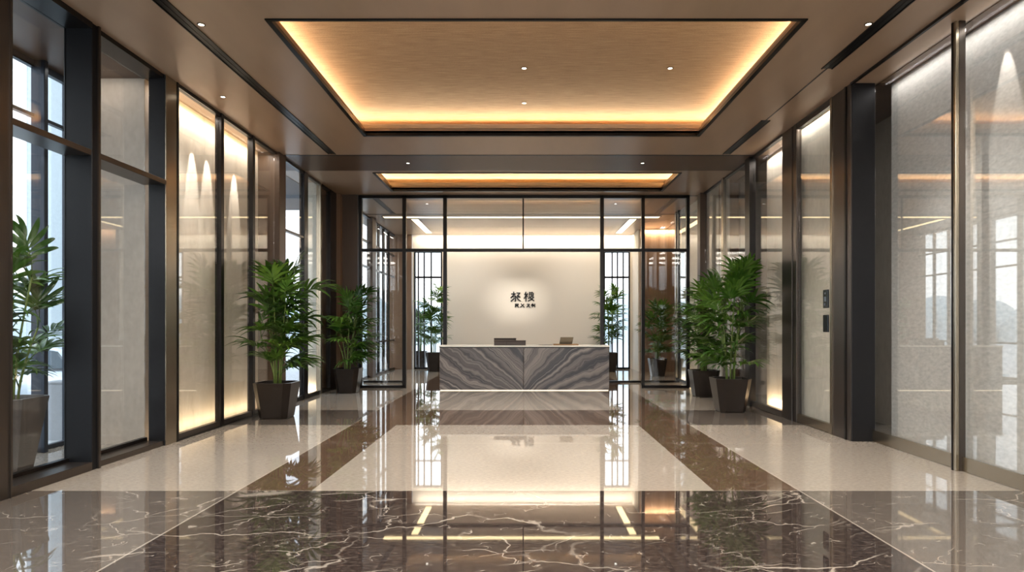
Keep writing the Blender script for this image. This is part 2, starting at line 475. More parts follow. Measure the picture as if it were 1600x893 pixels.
# linear lights in the back room ceiling (cross bar and two legs)
def linear(name, label, x0, x1, y0, y1, n):
    r = thing('linear_light', label, 'light', ((x0+x1)/2, (y0+y1)/2, HC), 'linear ceiling lights in the back room')
    m = MB(); w = .03
    m.box(x0-w, x1+w, y0-w, y0, HC-.012, HC-.0005); m.box(x0-w, x1+w, y1, y1+w, HC-.012, HC-.0005)
    m.box(x0-w, x0, y0, y1, HC-.012, HC-.0005); m.box(x1, x1+w, y0, y1, HC-.012, HC-.0005)
    m.build('housing', M['bronze'], r)
    MB().box(x0, x1, y0, y1, HC-.010, HC-.0005).build('diffuser', M['led'], r, 'glowing warm diffuser')
    return r
linear('linear', 'long glowing ceiling strip crossing the back room from side to side', -3.93, 3.78, 17.78, 18.02, 0)
linear('linear', 'glowing ceiling strip running to the back wall on the left', -3.22, -3.02, 18.2, 21.0, 1)
linear('linear', 'glowing ceiling strip running to the back wall on the right', 3.0, 3.2, 18.2, 21.0, 2)

# slots
def slotvent(label, xc, y0, y1):
    r = thing('linear_air_vent', label, 'vent', (xc, (y0+y1)/2, HC), 'linear ceiling air vents')
    w = .055
    MB().box(xc-w, xc+w, y0, y1, HC-.003, HC+.01).build('slot', M['slot'], r)
    m = MB()
    m.box(xc-w-.012, xc-w, y0, y1, HC-.012, HC+.01); m.box(xc+w, xc+w+.012, y0, y1, HC-.012, HC+.01)
    m.box(xc-.004, xc+.004, y0, y1, HC-.006, HC+.01)
    m.build('rail', M['black'], r)
slotvent('long black ceiling slot running along the left side', -3.40, 2.5, 11.33)
slotvent('black ceiling slot at the top right nearest the camera', 3.58, 2.5, 7.57)
slotvent('short black ceiling slot on the right beyond the big coffer', 3.58, 9.48, 11.33)
slotvent('short ceiling slot at left behind the glass partition', -3.55, 15.3, 17.35)
slotvent('short ceiling slot at right behind the glass partition', 3.60, 15.3, 17.35)
struct('trim_3', MB().box(3.572, 3.59, 7.57, 9.48, HC-.004, HC+.01), M['slot'], 'thin groove joining the two right ceiling slots')

# downlights
def downlight(label, x, y, z=HC, power=60, aim=None, size=1.7, r=.026):
    d = thing('downlight', label, 'downlight', (x, y, z), 'recessed ceiling downlights')
    m = MB(); n = 24
    rings = []
    for rr, zz in ((r+.014, 0), (r+.014, -.006), (r+.002, -.008), (r, 0)):
        rings.append([(x+rr*math.cos(2*PI*i/n), y+rr*math.sin(2*PI*i/n), z+zz) for i in range(n)])
    m.ring(rings[::-1], smooth=False); m.build('bezel', M['bronze_light'], d)
    MB().cyl((x, y, z-.004), r, .003, n).build('lens', M['lens'], d, 'bright lens')
    if power:
        s = spot('downlight_beam', (x, y, z-.03), power*1.6, NEUT, size, .8, .04, aim or (x, y, 0))
    return d
downlight('ceiling downlight at upper left between the black slot and the big coffer', -3.26, 6.46, power=70)
downlight('ceiling downlight beside the backlit stone panels on the left wall', -4.00, 8.5, power=50, aim=(-4.05, 8.5, 0))
downlight('ceiling downlight at upper right beside the nearest black slot', 3.47, 6.45, power=70)
downlight('downlight in the big coffer, middle and nearest the camera', 0.0, 8.46, HC+.364, 90)
downlight('downlight in the big coffer, to the right', 1.93, 8.46, HC+.364, 90)
downlight('downlight in the big coffer, middle and farthest from the camera', 0.0, 9.78, HC+.364, 90)
downlight('downlight in the dark ceiling band on the left', -2.17, 11.95, HC-.004, 80)
downlight('downlight in the dark ceiling band on the right', 2.21, 11.95, HC-.004, 80)
downlight('downlight behind the glass partition on the left', -2.42, 15.96, power=80)
downlight('downlight behind the glass partition on the right', 2.28, 15.96, power=80)

# ------------------------------------------------------------------ glazing helpers (planes x = const)
def pane_x(x, y0, y1, z0, z1, parent, mat='glass', t=.012):
    return MB().box(x-t/2, x+t/2, y0, y1, z0, z1).build('glass_pane', M[mat], parent)
def pane_y(y, x0, x1, z0, z1, parent, mat='glass', t=.012):
    return MB().box(x0, x1, y-t/2, y+t/2, z0, z1).build('glass_pane', M[mat], parent)

def column(n, x0, x1, y0, y1, mat, label, edge=None, z1=HC):
    r = struct('trim_%d' % n, MB().box(x0, x1, y0, y1, 0, z1, b=.006), M[mat], label)
    if edge:
        edge.build('metal_edge', M['bronze'], r)
    return r

# --- left wall, near: window_1 and window_2
column(4, -4.62, -4.33, 5.12, 5.40, 'bronze', 'bronze column at the left edge of view', MB().box(-4.335, -4.318, 5.385, 5.405, 0, HC))
w = struct_empty('window_1', (-4.6, 5.9, 0), 'tall glazed bay at far left with the outdoor view')
pane_x(-4.6, 5.40, 6.42, .12, HC-.06, w)
MB().box(-4.63, -4.33, 5.40, 6.42, 0, .085, b=.004).build('window_sill', M['bronze'], w)
MB().box(-4.63, -4.57, 5.40, 6.42, .085, .12).box(-4.63, -4.33, 5.40, 6.42, HC-.06, HC).box(-4.62, -4.585, 5.40, 5.43, .1, HC).build('window_frame', M['black'], w)
MB().box(-4.62, -4.335, 5.40, 6.42, 3.155, 3.215, b=.004).build('transom', M['bronze'], w)
column(5, -4.62, -4.335, 6.42, 6.53, 'black_edge', 'deep black pier between the two near left windows', MB().box(-4.337, -4.318, 6.50, 6.53, 0, HC))
w = struct_empty('window_2', (-4.6, 7.1, 0), 'glazed bay in front of a taupe plaster end wall')
pane_x(-4.6, 6.53, 7.76, .10, HC-.06, w)
MB().box(-4.63, -4.36, 6.53, 7.76, 0, .06, b=.004).build('window_sill', M['bronze'], w)
MB().box(-4.63, -4.57, 6.53, 7.76, .06, .10).box(-4.63, -4.36, 6.53, 7.76, HC-.05, HC).build('window_frame', M['black'], w)
MB().box(-4.62, -4.335, 6.53, 7.76, 3.155, 3.215, b=.004).build('transom', M['bronze'], w)
column(6, -4.545, -4.343, 7.74, 7.99, 'gunmetal', 'dark bronze column between window and backlit panels')
MB().box(-4.343, -4.335, 7.745, 7.985, 0, HC).build('face_plate', M['bronze_light'], bpy.data.objects['trim_6'])
struct('wall_vestibule', MB().box(-5.55, -4.66, 7.85, 7.98, 0, HC), M['plaster_taupe'], 'taupe textured plaster wall behind the second left window')
# outer line of the vestibule
w = struct_empty('window_3', (-5.62, 7.5, 0), 'outer glazing beyond the left vestibule')
pane_x(-5.62, 5.3, 7.24, .05, HC, w, 'glass'); pane_x(-5.62, 7.6, 7.85, .05, HC, w, 'glass')
m = MB(); m.box(-5.66, -5.58, 7.84, 7.98, 0, HC); m.box(-5.65, -5.59, 5.3, 7.85, 0, .05); m.box(-5.65, -5.59, 5.3, 7.85, 3.83, 3.87); m.box(-5.65, -5.59, 5.3, 7.85, 4.40, HC)
m.build('window_frame', M['ext_frame'], w)
struct('trim_7', MB().box(-5.63, -5.47, 7.30, 7.36, 0, HC, b=.006), M['ext_frame'], 'dark steel column of the outer glazing')
# left side toward and behind the camera
w = struct_empty('window_4', (-4.6, 1.6, 0), 'long left glazing beside the camera')
pane_x(-4.6, YB, 5.12, .1, HC-.06, w)
m = MB(); m.box(-4.63, -4.45, YB, 5.12, 0, .1); m.box(-4.63, -4.45, YB, 5.12, HC-.06, HC); m.box(-4.62, -4.45, YB, 5.12, 3.155, 3.215)
for y in (-2.0, -.6, .8, 2.2, 3.6): m.box(-4.63, -4.4, y, y+.08, .1, HC-.06)
m.build('window_frame', M['black'], w)
# entrance facade behind the camera
w = struct_empty('window_5', (0, YB, 0), 'entrance glazing behind the camera')
pane_y(YB, -4.6, 4.45, .1, HC-.06, w)
m = MB(); m.box(-4.6, 4.45, YB-.05, YB+.05, 0, .1); m.box(-4.6, 4.45, YB-.05, YB+.05, HC-.06, HC); m.box(-4.6, 4.45, YB-.04, YB+.04, 3.15, 3.21)
for k in range(8): m.box(-4.6+k*1.28, -4.54+k*1.28, YB-.06, YB+.06, 0, HC)
m.build('window_frame', M['black'], w)

# --- left backlit panels
struct('wall_left', MB().box(-4.78, -4.66, 7.99, 11.22, 0, HC), M['stone_panel'], 'backlit cream stone wall on the left')
w = struct_empty('trim_8', (-4.37, 9.5, 0), 'glass front of the backlit stone panels')
for y0, y1 in ((8.0, 9.15), (9.25, 10.22), (10.32, 11.18)): pane_x(-4.37, y0, y1, .09, HC-.045, w)
m = MB()
for y in (9.15, 10.22): m.box(-4.42, -4.33, y, y+.085, 0, HC)
m.box(-4.40, -4.33, 7.99, 8.03, 0, HC); m.box(-4.41, -4.34, 8.0, 11.2, HC-.045, HC); m.box(-4.41, -4.34, 8.0, 11.2, 0, .03)
m.build('window_frame', M['black'], w)
MB().box(-4.41, -4.345, 8.0, 11.2, .03, .09).build('window_sill', M['bronze'], w)
area('panel_top_led', (-4.50, 9.55, HC-.04), .05, 3.1, 3.6, (1,.7,.38), (0, math.radians(40), 0))
area('panel_base_led', (-4.5, 9.55, .05), .05, 3.1, 3.4, WARM, (PI, math.radians(-40), 0))
area('panel_wash', (-4.5, 9.55, HC-.05), .05, 3.1, 9, NEUT, (0, 0, 0))
for y in (8.98, 9.40, 10.28):
    spot('panel_wash_beam', (-4.46, y, 4.42), 85, (1, .9, .8), .34, .2, .012, (-4.72, y, 3.0))
column(9, -4.66, -4.28, 11.20, 11.50, 'dark_brown', 'dark brown pillar left of the beam')
# --- left far windows
w = struct_empty('window_6', (-4.36, 12.6, 0), 'far left window with the sky view')
pane_x(-4.36, 11.5, 12.58, .08, HC-.05, w, 'glass_tint'); pane_x(-4.36, 12.8, 13.58, .08, HC-.05, w); pane_x(-4.36, 13.68, 14.28, .08, HC-.05, w)
m = MB(); m.box(-4.42, -4.32, 12.58, 12.80, 0, HC); m.box(-4.41, -4.33, 11.5, 14.3, HC-.05, HC); m.box(-4.41, -4.33, 11.5, 14.3, 0, .08); m.box(-4.42, -4.32, 14.28, 14.72, 0, HC)
m.box(-4.40, -4.33, 11.5, 12.58, 3.17, 3.21)
m.build('window_frame', M['black'], w)
MB().box(-4.41, -4.32, 13.58, 13.68, 0, HC).build('bronze_mullion', M['bronze_light'], w)
struct('wall_recess', MB().box(-4.78, -4.42, 13.6, 13.7, 0, HC), M['plaster'], 'cream plaster return behind the far left window')
struct('wall_side', MB().box(-4.6, -4.45, 13.7, 14.9, 0, HC), M['brown_wall'], 'brown panel wall at far left')
area('recess_base_led', (-4.6, 13.55, .06), .3, .03, 3, WARM, (math.radians(115), 0, 0))
struct('wall_return', MB().box(-4.62, -3.87, 14.86, 14.98, 0, HC), M['dark_brown'], 'dark brown wall return left of the glass partition')
column(10, -4.40, -4.22, 14.72, 14.86, 'brown_wall', 'brown wall edge left of the glass partition')

# --- right wall, near
struct('wall_right', MB().box(4.62, 4.75, YB, 8.05, 0, HC), M['plaster_grain'], 'speckled grey plaster wall behind the near right glass')
w = struct_empty('window_7', (4.45, 5, 0), 'large near right glass panels')
for y0, y1 in ((YB, 3.0), (3.1, 6.38), (6.46, 8.03)): pane_x(4.40, y0, y1, .02, HC-.02, w, 'glass_mirror')
m = MB(); m.box(4.34, 4.405, 6.385, 6.46, 0, HC); m.box(4.34, 4.41, 3.0, 3.1, 0, HC)
m.build('mullion', M['bronze'], w)
MB().box(4.305, 4.34, 6.385, 6.425, 0, HC, b=.004).build('bright_mullion', M['bronze_light'], w)
MB().box(4.30, 4.34, 6.425, 6.445, 0, HC).build('dark_mullion', M['black'], w)
struct('baseboard_right', MB().box(4.365, 4.385, 3.1, 6.385, .004, .145).box(4.365, 4.385, 6.46, 8.02, .004, .145), M['bronze_light'], 'bronze baseboard below the near right glass')
struct('trim_11', MB().box(4.085, 4.115, YB, 8.02, HC-.03, HC), M['black'], 'black ceiling trim along the right wall')
struct('trim_12', MB().box(4.108, 4.40, 8.02, 8.16, 0, HC, b=.005).box(4.108, 4.40, 8.16, 8.56, 0, HC, b=.004), M['gunmetal'], 'wide dark bronze column on the right')
MB().box(4.10, 4.108, 8.03, 8.55, 0, HC).build('face_plate', M['bronze'], bpy.data.objects['trim_12'])
MB().box(4.088, 4.10, 8.14, 8.18, 0, HC).build('metal_edge', M['black'], bpy.data.objects['trim_12'])
MB().box(4.088, 4.10, 8.51, 8.56, 0, HC).build('metal_edge', M['bronze_light'], bpy.data.objects['trim_12'])
area('niche_wash', (4.50, 3.0, HC-.03), .05, 10.0, 13, (1,.96,.92), (0, math.radians(-3), 0))
area('niche_wash', (-5.1, 7.55, HC-.03), .7, .06, 1.2, NEUT, (math.radians(14), 0, 0))
for yy in (-.9, 1.3, 3.5):  # unseen fill panels added behind the camera to brighten the room
    r_ = MB().box(-2.6, 2.6, yy-.5, yy+.5, HC-.02, HC).build('fill_panel', M['led_soft'], ceil, 'added fill light panel on the ceiling behind the camera')
    area('fill_light', (0, yy, HC-.03), 5.2, 1.0, 110, NEUT)
spot('panel_wash_beam', (4.50, 6.12, 4.42), 30, NEUT, .45, .35, .012, (4.66, 6.12, 3.0))
# door
struct('wall_door_back', MB().box(4.24, 4.34, 8.5, 10.2, 0, HC), M['plaster'], 'cream plaster behind the right glass door')
w = struct_empty('door_1', (4.12, 9.1, 0), 'tall glass door on the right')
pane_x(4.13, 8.56, 9.62, .13, HC-.09, w)
MB().box(4.10, 4.16, 8.56, 9.62, .01, .13, b=.003).build('bottom_rail', M['bronze_light'], w)
MB().box(4.10, 4.16, 8.56, 9.62, HC-.09, HC-.03).box(4.095, 4.12, 8.56, 9.62, HC-.03, HC).build('door_frame', M['bronze'], w)
MB().box(4.09, 4.12, 9.62, 9.72, 0, HC, b=.003).box(4.09, 4.24, 9.78, 10.15, 0, HC, b=.004).build('door_jamb', M['bronze'], w)
MB().box(4.10, 4.14, 9.72, 9.78, 0, HC).build('jamb_gap', M['black'], w)
MB().box(4.115, 4.15, 8.56, 8.575, 0, HC).build('edge_seal', M['black'], w)
# stone panel beyond the door
struct('wall_panel', MB().box(4.38, 4.48, 10.15, 11.55, 0, HC), M['stone_panel'], 'cream stone panel with base glow on the right')
w = struct_empty('trim_13', (4.12, 10.8, 0), 'glass front of the right stone panel')
pane_x(4.13, 10.15, 11.5, .10, HC-.04, w)
MB().box(4.09, 4.16, 10.15, 11.5, .0, .10, b=.003).build('window_sill', M['bronze'], w)
MB().box(4.09, 4.16, 10.15, 11.5, HC-.04, HC).box(4.05, 4.16, 11.5, 11.74, 0, HC).build('window_frame', M['black'], w)
area('right_panel_led', (4.27, 10.85, .06), .05, 1.25, 3, WARM, (PI, math.radians(35), 0))
area('right_gap_wash', (4.19, 9.6, HC-.05), .04, 1.9, 5, NEUT, (0, 0, 0))
area('right_gap_wash', (4.27, 10.85, HC-.05), .05, 1.25, 5, NEUT, (0, 0, 0))
# window with niche
w = struct_empty('window_8', (4.12, 12.4, 0), 'right window into a brown panelled niche')
pane_x(4.13, 11.74, 13.12, .06, HC-.04, w, 'glass_tint')
MB().box(4.10, 4.16, 11.74, 13.12, 0, .06).box(4.10, 4.16, 11.74, 13.12, HC-.04, HC).box(4.10, 4.14, 13.25, 13.28, 0, HC).build('window_frame', M['black'], w)
MB().box(4.08, 4.14, 13.12, 13.25, 0, HC).build('bronze_mullion', M['bronze_light'], w)
struct('wall_niche', MB().box(4.16, 4.56, 13.6, 13.7, 0, HC), M['wood_wall'], 'brown wood panel in the right niche')
struct('wall_niche_side', MB().box(4.56, 5.4, 13.5, 13.7, 0, HC), M['plaster_taupe'], 'grey wall in the right niche')
struct('wall_right_far', MB().box(4.17, 4.27, 13.3, 14.7, 0, HC), M['plaster'], 'cream panel at far right')
w = struct_empty('trim_14', (4.12, 14, 0), 'glass over the far right cream panel')
pane_x(4.13, 13.28, 14.6, .06, HC-.04, w)
MB().box(4.10, 4.15, 13.28, 14.6, 0, .06).box(4.10, 4.15, 13.28, 14.6, HC-.04, HC).build('window_frame', M['black'], w)
column(15, 4.02, 4.36, 14.62, 14.86, 'dark_brown', 'dark brown column right of the glass partition')
struct('wall_outer_right', MB().box(5.3, 5.4, 8.0, YW, 0, HC), M['plaster_taupe'])

# intercom and card reader on the door glass
def reader(nm, label, cat, zc, zh, screen):
    yc = 8.72; xs = 4.124
    r = thing(nm, label, cat, (xs, yc, zc-zh/2))
    MB().box(xs-.022, xs, yc-.07, yc+.07, zc-zh/2, zc+zh/2, b=.006).build('housing', M['device'], r)
    if screen:
        MB().box(xs-.026, xs-.021, yc-.028, yc+.028, zc-.035, zc+.03, b=.002).build('screen', M['button'], r)
        MB().cyl((xs-.026, yc, zc+.075), .014, .006, 16, axis='x').build('camera_lens', M['button'], r)
        MB().cyl((xs-.026, yc+.01, zc-.075), .02, .006, 16, axis='x').build('call_button', M['button'], r)
    else:
        MB().box(xs-.025, xs-.021, yc-.045, yc+.045, zc-.09, zc+.09, b=.002).build('touch_plate', M['slot'], r)
reader('intercom', 'black intercom with round button on the right glass door', 'intercom', 1.815, .25, True)
reader('card_reader', 'plain black card reader below the intercom on the right glass door', 'card reader', 1.48, .235, False)

# ------------------------------------------------------------------ glass partition
PY = 14.95
def fx(px, Y=PY): return (px-819)/F*Y
P = thing('glass_partition', 'black framed glass partition spanning the lobby behind the reception desk', 'partition', (0, PY, 0))
pt = HC
def post(name, c, wd, z0, z1, d=.05): MB().box(c-wd/2, c+wd/2, PY-d, PY+d, z0, z1, b=.004).build(name, M['black'], P)
xo0, xo1 = fx(563.5), fx(1074.5)
post('post', xo0, .075, 0, pt); post('post', xo1, .075, 0, pt)
for px, wd in ((632, .085), (695.5, .085), (940.5, .085), (1004.5, .075)):
    post('post', fx(px), wd, 0, pt)
post('post', fx(817.5), .035, 3.24, pt-.06, .02)
MB().box(xo0, xo1, PY-.05, PY+.05, pt-.07, pt, b=.004).build('top_rail', M['black'], P)
MB().box(xo0, xo1, PY-.045, PY+.045, 3.175, 3.245, b=.004).build('transom', M['black'], P)
for a, b in ((xo0, fx(632)), (fx(1004.5), xo1)):
    MB().box(a, b, PY-.05, PY+.05, 0, .06, b=.004).build('bottom_rail', M['black'], P)
xs = [xo0, fx(632), fx(695.5), fx(817.5), fx(940.5), fx(1004.5), xo1]
for i in range(6):
    pane_y(PY, xs[i]+.03, xs[i+1]-.03, 3.245, pt-.07, P)
for a, b in ((xo0, fx(632)), (fx(1004.5), xo1)):
    pane_y(PY, a+.03, b-.03, .06, 3.175, P)
# second, lower floor rail behind it
struct('trim_16', MB().box(-4.1, fx(632, 16.35), 16.3, 16.4, 0, .05).box(fx(950,16.35), 3.95, 16.3, 16.4, 0, .05), M['black'], 'low black floor rail behind the glass partition')

# ------------------------------------------------------------------ back room
BW = YW
struct('wall_back', MB().box(-2.74, 2.66, BW, BW+.14, 0, HC).box(-3.74, -2.74, BW, BW+.14, 3.95, HC).box(2.66, 3.62, BW, BW+.14, 3.95, HC)
       .box(-3.74, -3.68, BW, BW+.14, 0, 3.95).box(3.54, 3.62, BW, BW+.14, 0, 3.95), M['white_wall'], 'white feature wall behind the desk')
for i, (a, b, ms) in enumerate(((-3.68, -2.74, (.12, .33, .58)), (2.66, 3.54, (.30, .5, .72)))):
    w = struct_empty('window_%d' % (9+i), ((a+b)/2, BW, 0), 'gridded black window in the %s of the back wall' % ('left', 'right')[i])
    pane_y(BW+.06, a, b, .05, 3.9, w)
    m = MB(); m.box(a, b, BW-.01, BW+.1, 3.89, 3.95); m.box(a, b, BW-.01, BW+.1, 0, .06); m.box(a, a+.05, BW-.01, BW+.1, 0, 3.95); m.box(b-.05, b, BW-.01, BW+.1, 0, 3.95)
    m.box(a, b, BW+.01, BW+.09, 3.04, 3.10)
    for k in ms: m.box(a+(b-a)*k, a+(b-a)*k+.045, BW+.01, BW+.09, 0, 3.95)
    m.build('window_frame', M['black'], w)
# wash on the feature wall and logo pool
area('wall_wash', (0, BW-.22, HC-.03), 7.2, .08, 34, (1, .88, .72), (math.radians(14), 0, 0))
spot('front_wash_beam', (-1.9, BW-3.0, HC-.05), 70, (1,.96,.9), 1.3, 1.0, .1, (-1.8, BW, 1.8))
spot('front_wash_beam', (1.9, BW-3.0, HC-.05), 70, (1,.96,.9), 1.3, 1.0, .1, (1.8, BW, 1.8))
for lx in (-.70, -.25, .20):
    spot('logo_beam', (lx, BW-4.6, HC-.05), 105, (1, .93, .82), .34, 1.0, .05, (lx, BW, 2.30))
# side parts of the back room
struct('wall_brown_left', MB().box(-4.6, -3.76, BW-.05, BW+.1, 0, HC), M['brown_wall'], 'brown wall left of the white feature wall')
column(17, -4.40, -4.24, 17.9, 18.35, 'dark_brown', 'dark pillar at the left behind the partition')
w = struct_empty('window_11', (-4.36, 19.8, 0), 'large left windows of the back room, nearer glass added for its reflection')
pane_x(-4.36, 18.35, 21.3, .06, HC-.04, w); pane_x(-4.36, 15.0, 17.9, .06, HC-.04, w)  # nearer pane added where a cream wall stands, to show mirrored on right
m = MB(); m.box(-4.40, -4.32, 15.0, 17.9, 0, .06); m.box(-4.39, -4.33, 17.0, 17.05, 0, HC); m.box(-4.40, -4.32, 18.5, 21.35, 0, .06); m.box(-4.40, -4.32, 15.0, 21.35, HC-.05, HC)
for y in (19.1, 19.8, 20.5): m.box(-4.40, -4.32, y, y+.06, 0, HC)
for zz in (3.75, 3.05, .95): m.box(-4.39, -4.33, 15.0, 21.35, zz, zz+.05)
m.build('window_frame', M['black'], w)
struct('wall_wood_right', MB().box(3.66, 5.3, 20.15, 20.3, 0, HC), M['wood_wall'], 'brown wood wall at the right of the back room')
struct('wall_cream_right', MB().box(4.20, 4.30, 15.0, 17.1, 0, HC), M['plaster'], 'cream wall piece at the right behind the partition')
w = struct_empty('window_12', (4.08, 16.2, 0), 'glass over the cream wall at the right of the back room')
pane_x(4.08, 15.0, 17.1, .06, HC-.04, w)
MB().box(4.06, 4.12, 16.85, 16.95, 0, HC).box(4.06, 4.1, 15.0, 17.1, 0, .06).build('window_frame', M['black'], w)
MB().box(4.05, 4.12, 17.1, 17.22, 0, HC).build('bronze_mullion', M['bronze_light'], w)
struct('wall_back_side', MB().box(3.62, 3.70, 20.3, BW+.1, 0, HC), M['white_wall'])
area('wood_wall_led', (4.4, 20.05, HC-.04), 1.4, .05, 14, WARM, (math.radians(20), 0, 0))
area('back_base_led', (4.13, 16.1, .05), .03, 2.0, 3, WARM, (PI, math.radians(35), 0))

# ------------------------------------------------------------------ logo lettering on the feature wall
LY = BW
def ink_at(px, py):  # pixel of the zoomed crop -> wall point
    X = ((790 + px/22.33) - 819)/F*LY; Z = H_CAM + (HOR - (448 + py/22.33))/F*LY
    return X, Z
def stroke(m, pts, wd):
    pts = [ink_at(*p) for p in pts]; w = wd/22.33/F*LY/2
    for (x0, z0), (x1, z1) in zip(pts, pts[1:]):
        L = math.hypot(x1-x0, z1-z0) or 1e-6; ux, uz = (x1-x0)/L, (z1-z0)/L
        nx, nz = -uz*w, ux*w; e = w*.5
        q = [(x0-ux*e+nx, z0-uz*e+nz), (x0-ux*e-nx, z0-uz*e-nz), (x1+ux*e-nx, z1+uz*e-nz), (x1+ux*e+nx, z1+uz*e+nz)]
        vs = [(x, LY-.035, z) for x, z in q] + [(x, LY, z) for x, z in q]
        m.face_set(vs, [(0,1,2,3),(7,6,5,4),(0,4,5,1),(1,5,6,2),(2,6,7,3),(3,7,4,0)])
S = thing('wall_lettering', 'black raised lettering in two rows on the white feature wall', 'sign', (0, LY, 2.3))
glyphs = [
 [([(280,175),(290,250)],42), ([(205,245),(345,240)],38), ([(285,250),(255,320),(185,380)],46), ([(300,270),(345,330)],34), ([(385,210),(505,212)],36), ([(495,215),(415,310)],40),
  ([(415,300),(505,360)],44), ([(220,345),(480,350)],30), ([(350,330),(345,480),(330,500)],44), ([(310,395),(190,500)],42), ([(400,380),(440,440),(515,490)],42)],
 [([(710,180),(690,235)],40), ([(655,265),(775,265)],34), ([(715,235),(710,500)],42), ([(705,300),(650,400)],34), ([(730,300),(770,345)],32), ([(765,215),(770,245)],30),
  ([(835,180),(825,340)],34), ([(915,180),(965,225),(960,320)],34), ([(850,200),(910,200)],26), ([(900,215),(905,340)],26), ([(830,265),(950,275)],22), ([(820,345),(960,345)],26),
  ([(985,355),(900,430),(785,495)],36), ([(790,395),(860,380),(930,440),(990,485)],38)],
 [([(345,590),(340,690)],34), ([(345,595),(450,595)],26), ([(445,600),(430,650)],30), ([(350,630),(430,630)],22), ([(350,658),(430,655)],22), ([(395,600),(395,650)],26), ([(370,660),(330,705)],28), ([(400,655),(455,705)],32)],
 [([(540,590),(650,705)],32), ([(640,595),(515,705)],32)],
 [([(745,600),(835,600)],24), ([(835,605),(735,705)],28), ([(780,650),(855,705)],28)],
 [([(935,585),(900,640)],30), ([(925,610),(925,700)],30), ([(960,590),(960,680)],26), ([(905,630),(975,625)],26), ([(1020,590),(1020,705)],30), ([(975,650),(1025,610)],26), ([(965,640),(975,670)],26)],
]
for g in glyphs:
    m = MB()
    for pts, wd in g: stroke(m, pts, wd)
    m.build('character', M['ink'], S)

# ------------------------------------------------------------------ reception desk
DX0, DX1, DY0, DY1, DZ = fx(686.5, 14.3), fx(952, 14.3), 14.3, 14.86, 1.01
DC = (DX0+DX1)/2
D = thing('reception_desk', 'reception desk with bookmatched grey striped marble front and white top', 'reception desk', (DC, (DY0+DY1)/2, 0))
MB().box(DX0+.004, fx(818)-.004, DY0, DY0+.03, .016, DZ-.055, b=.002).build('front_panel', M['desk_marble'], D, 'left marble panel with veins running down to the centre')
MB().box(fx(818)+.004, DX1-.004, DY0, DY0+.03, .016, DZ-.055, b=.002).build('front_panel', M['desk_marble'], D, 'right marble panel with veins running down to the centre')
MB().box(DX0+.004, DX0+.034, DY0+.03, DY1, .016, DZ-.055).build('side_panel', M['desk_marble'], D)
MB().box(DX1-.034, DX1-.004, DY0+.03, DY1, .016, DZ-.055).build('side_panel', M['desk_marble'], D)
MB().box(DX0+.034, DX1-.034, DY1-.03, DY1, .016, DZ-.055).build('back_panel', M['leather'], D)
MB().box(DX0, DX1, DY0+.006, DY1, DZ-.055, DZ-.035).build('shadow_gap', M['black'], D)
MB().box(DX0-.01, DX1+.01, DY0-.015, DY1, DZ-.035, DZ, b=.004).build('countertop', M['white_stone'], D, 'thin white stone countertop')
MB().box(DX0+.05, DX1-.05, DY0+.05, DY1-.05, 0, .016).build('plinth', M['black'], D)
MB().box(DX0+.02, DX1-.02, DY0+.008, DY0+.03, .002, .014).build('light_strip', M['led_soft'], D, 'warm glowing strip under the marble')

def dpx(px, Y): return (px-819)/F*Y
# boxes on the desk
def docbox(label, x0, x1, y0, y1, h, seam):
    r = thing('document_box', label, 'box', ((x0+x1)/2, (y0+y1)/2, DZ), 'brown leather boxes on the desk')
    MB().box(x0, x1, y0, y1, DZ, DZ+h-.02, b=.006).build('body', M['leather'], r)
    MB().box(x0-.004, x1+.004, y0-.004, y1+.004, DZ+h-.02, DZ+h, b=.005).build('lid', M['leather'], r)
    if seam: MB().box(seam-.004, seam+.004, y0-.005, y0, DZ+.004, DZ+h-.024).build('seam', M['black'], r)
docbox('taller dark brown leather box at the back left of the desktop', dpx(772.2, 14.72), dpx(806.5, 14.72), 14.64, 14.80, .155, None)
docbox('low wide dark brown leather box in front on the left of the desktop', dpx(772.2, 14.5), dpx(821.5, 14.5), 14.42, 14.58, .108, dpx(792, 14.5))
r = thing('wooden_tray', 'flat oak tray under the laptop on the right of the desktop', 'tray', (dpx(884, 14.6), 14.6, DZ))
MB().box(dpx(864.5, 14.55), dpx(903.5, 14.55), 14.45, 14.75, DZ, DZ+.014, b=.003).build('tray_base', M['wood_tray'], r)
m = MB(); a, b = dpx(864.5, 14.55), dpx(903.5, 14.55)
m.box(a, b, 14.45, 14.462, DZ+.014, DZ+.026).box(a, b, 14.738, 14.75, DZ+.014, DZ+.026).box(a, a+.012, 14.462, 14.738, DZ+.014, DZ+.026).box(b-.012, b, 14.462, 14.738, DZ+.014, DZ+.026)
m.build('rim', M['wood_tray'], r)
DT = DZ + .0145
r = thing('laptop', 'small open laptop standing on the oak tray', 'laptop', (dpx(884, 14.6), 14.6, DT))
a, b = dpx(873.5, 14.6), dpx(893.5, 14.6)
MB().box(a, b, 14.50, 14.70, DT, DT+.013, b=.003).build('keyboard_base', M['lid'], r)
z0 = DZ+.026
def slab_tilt(x0, x1, y, z0, h, dy, th, dx):
    return [(x0,y,z0),(x1,y,z0),(x1+dx,y+dy,z0+h),(x0+dx,y+dy,z0+h),(x0,y+th,z0),(x1,y+th,z0),(x1+dx,y+dy+th,z0+h),(x0+dx,y+dy+th,z0+h)]
FB = [(0,1,2,3),(7,6,5,4),(0,4,5,1),(1,5,6,2),(2,6,7,3),(3,7,4,0)]
MB().face_set(slab_tilt(a, b, 14.512, z0, .155, -.035, .008, .028), FB).build('screen_lid', M['lid'], r)
MB().face_set(slab_tilt(a+.012, b-.012, 14.520-.002, z0+.012, .13, -.03, .003, .024), FB).build('display', M['device'], r)
MB().box(a+.03, b-.03, 14.506, 14.516, DZ+.027, DZ+.034).build('hinge', M['black'], r)
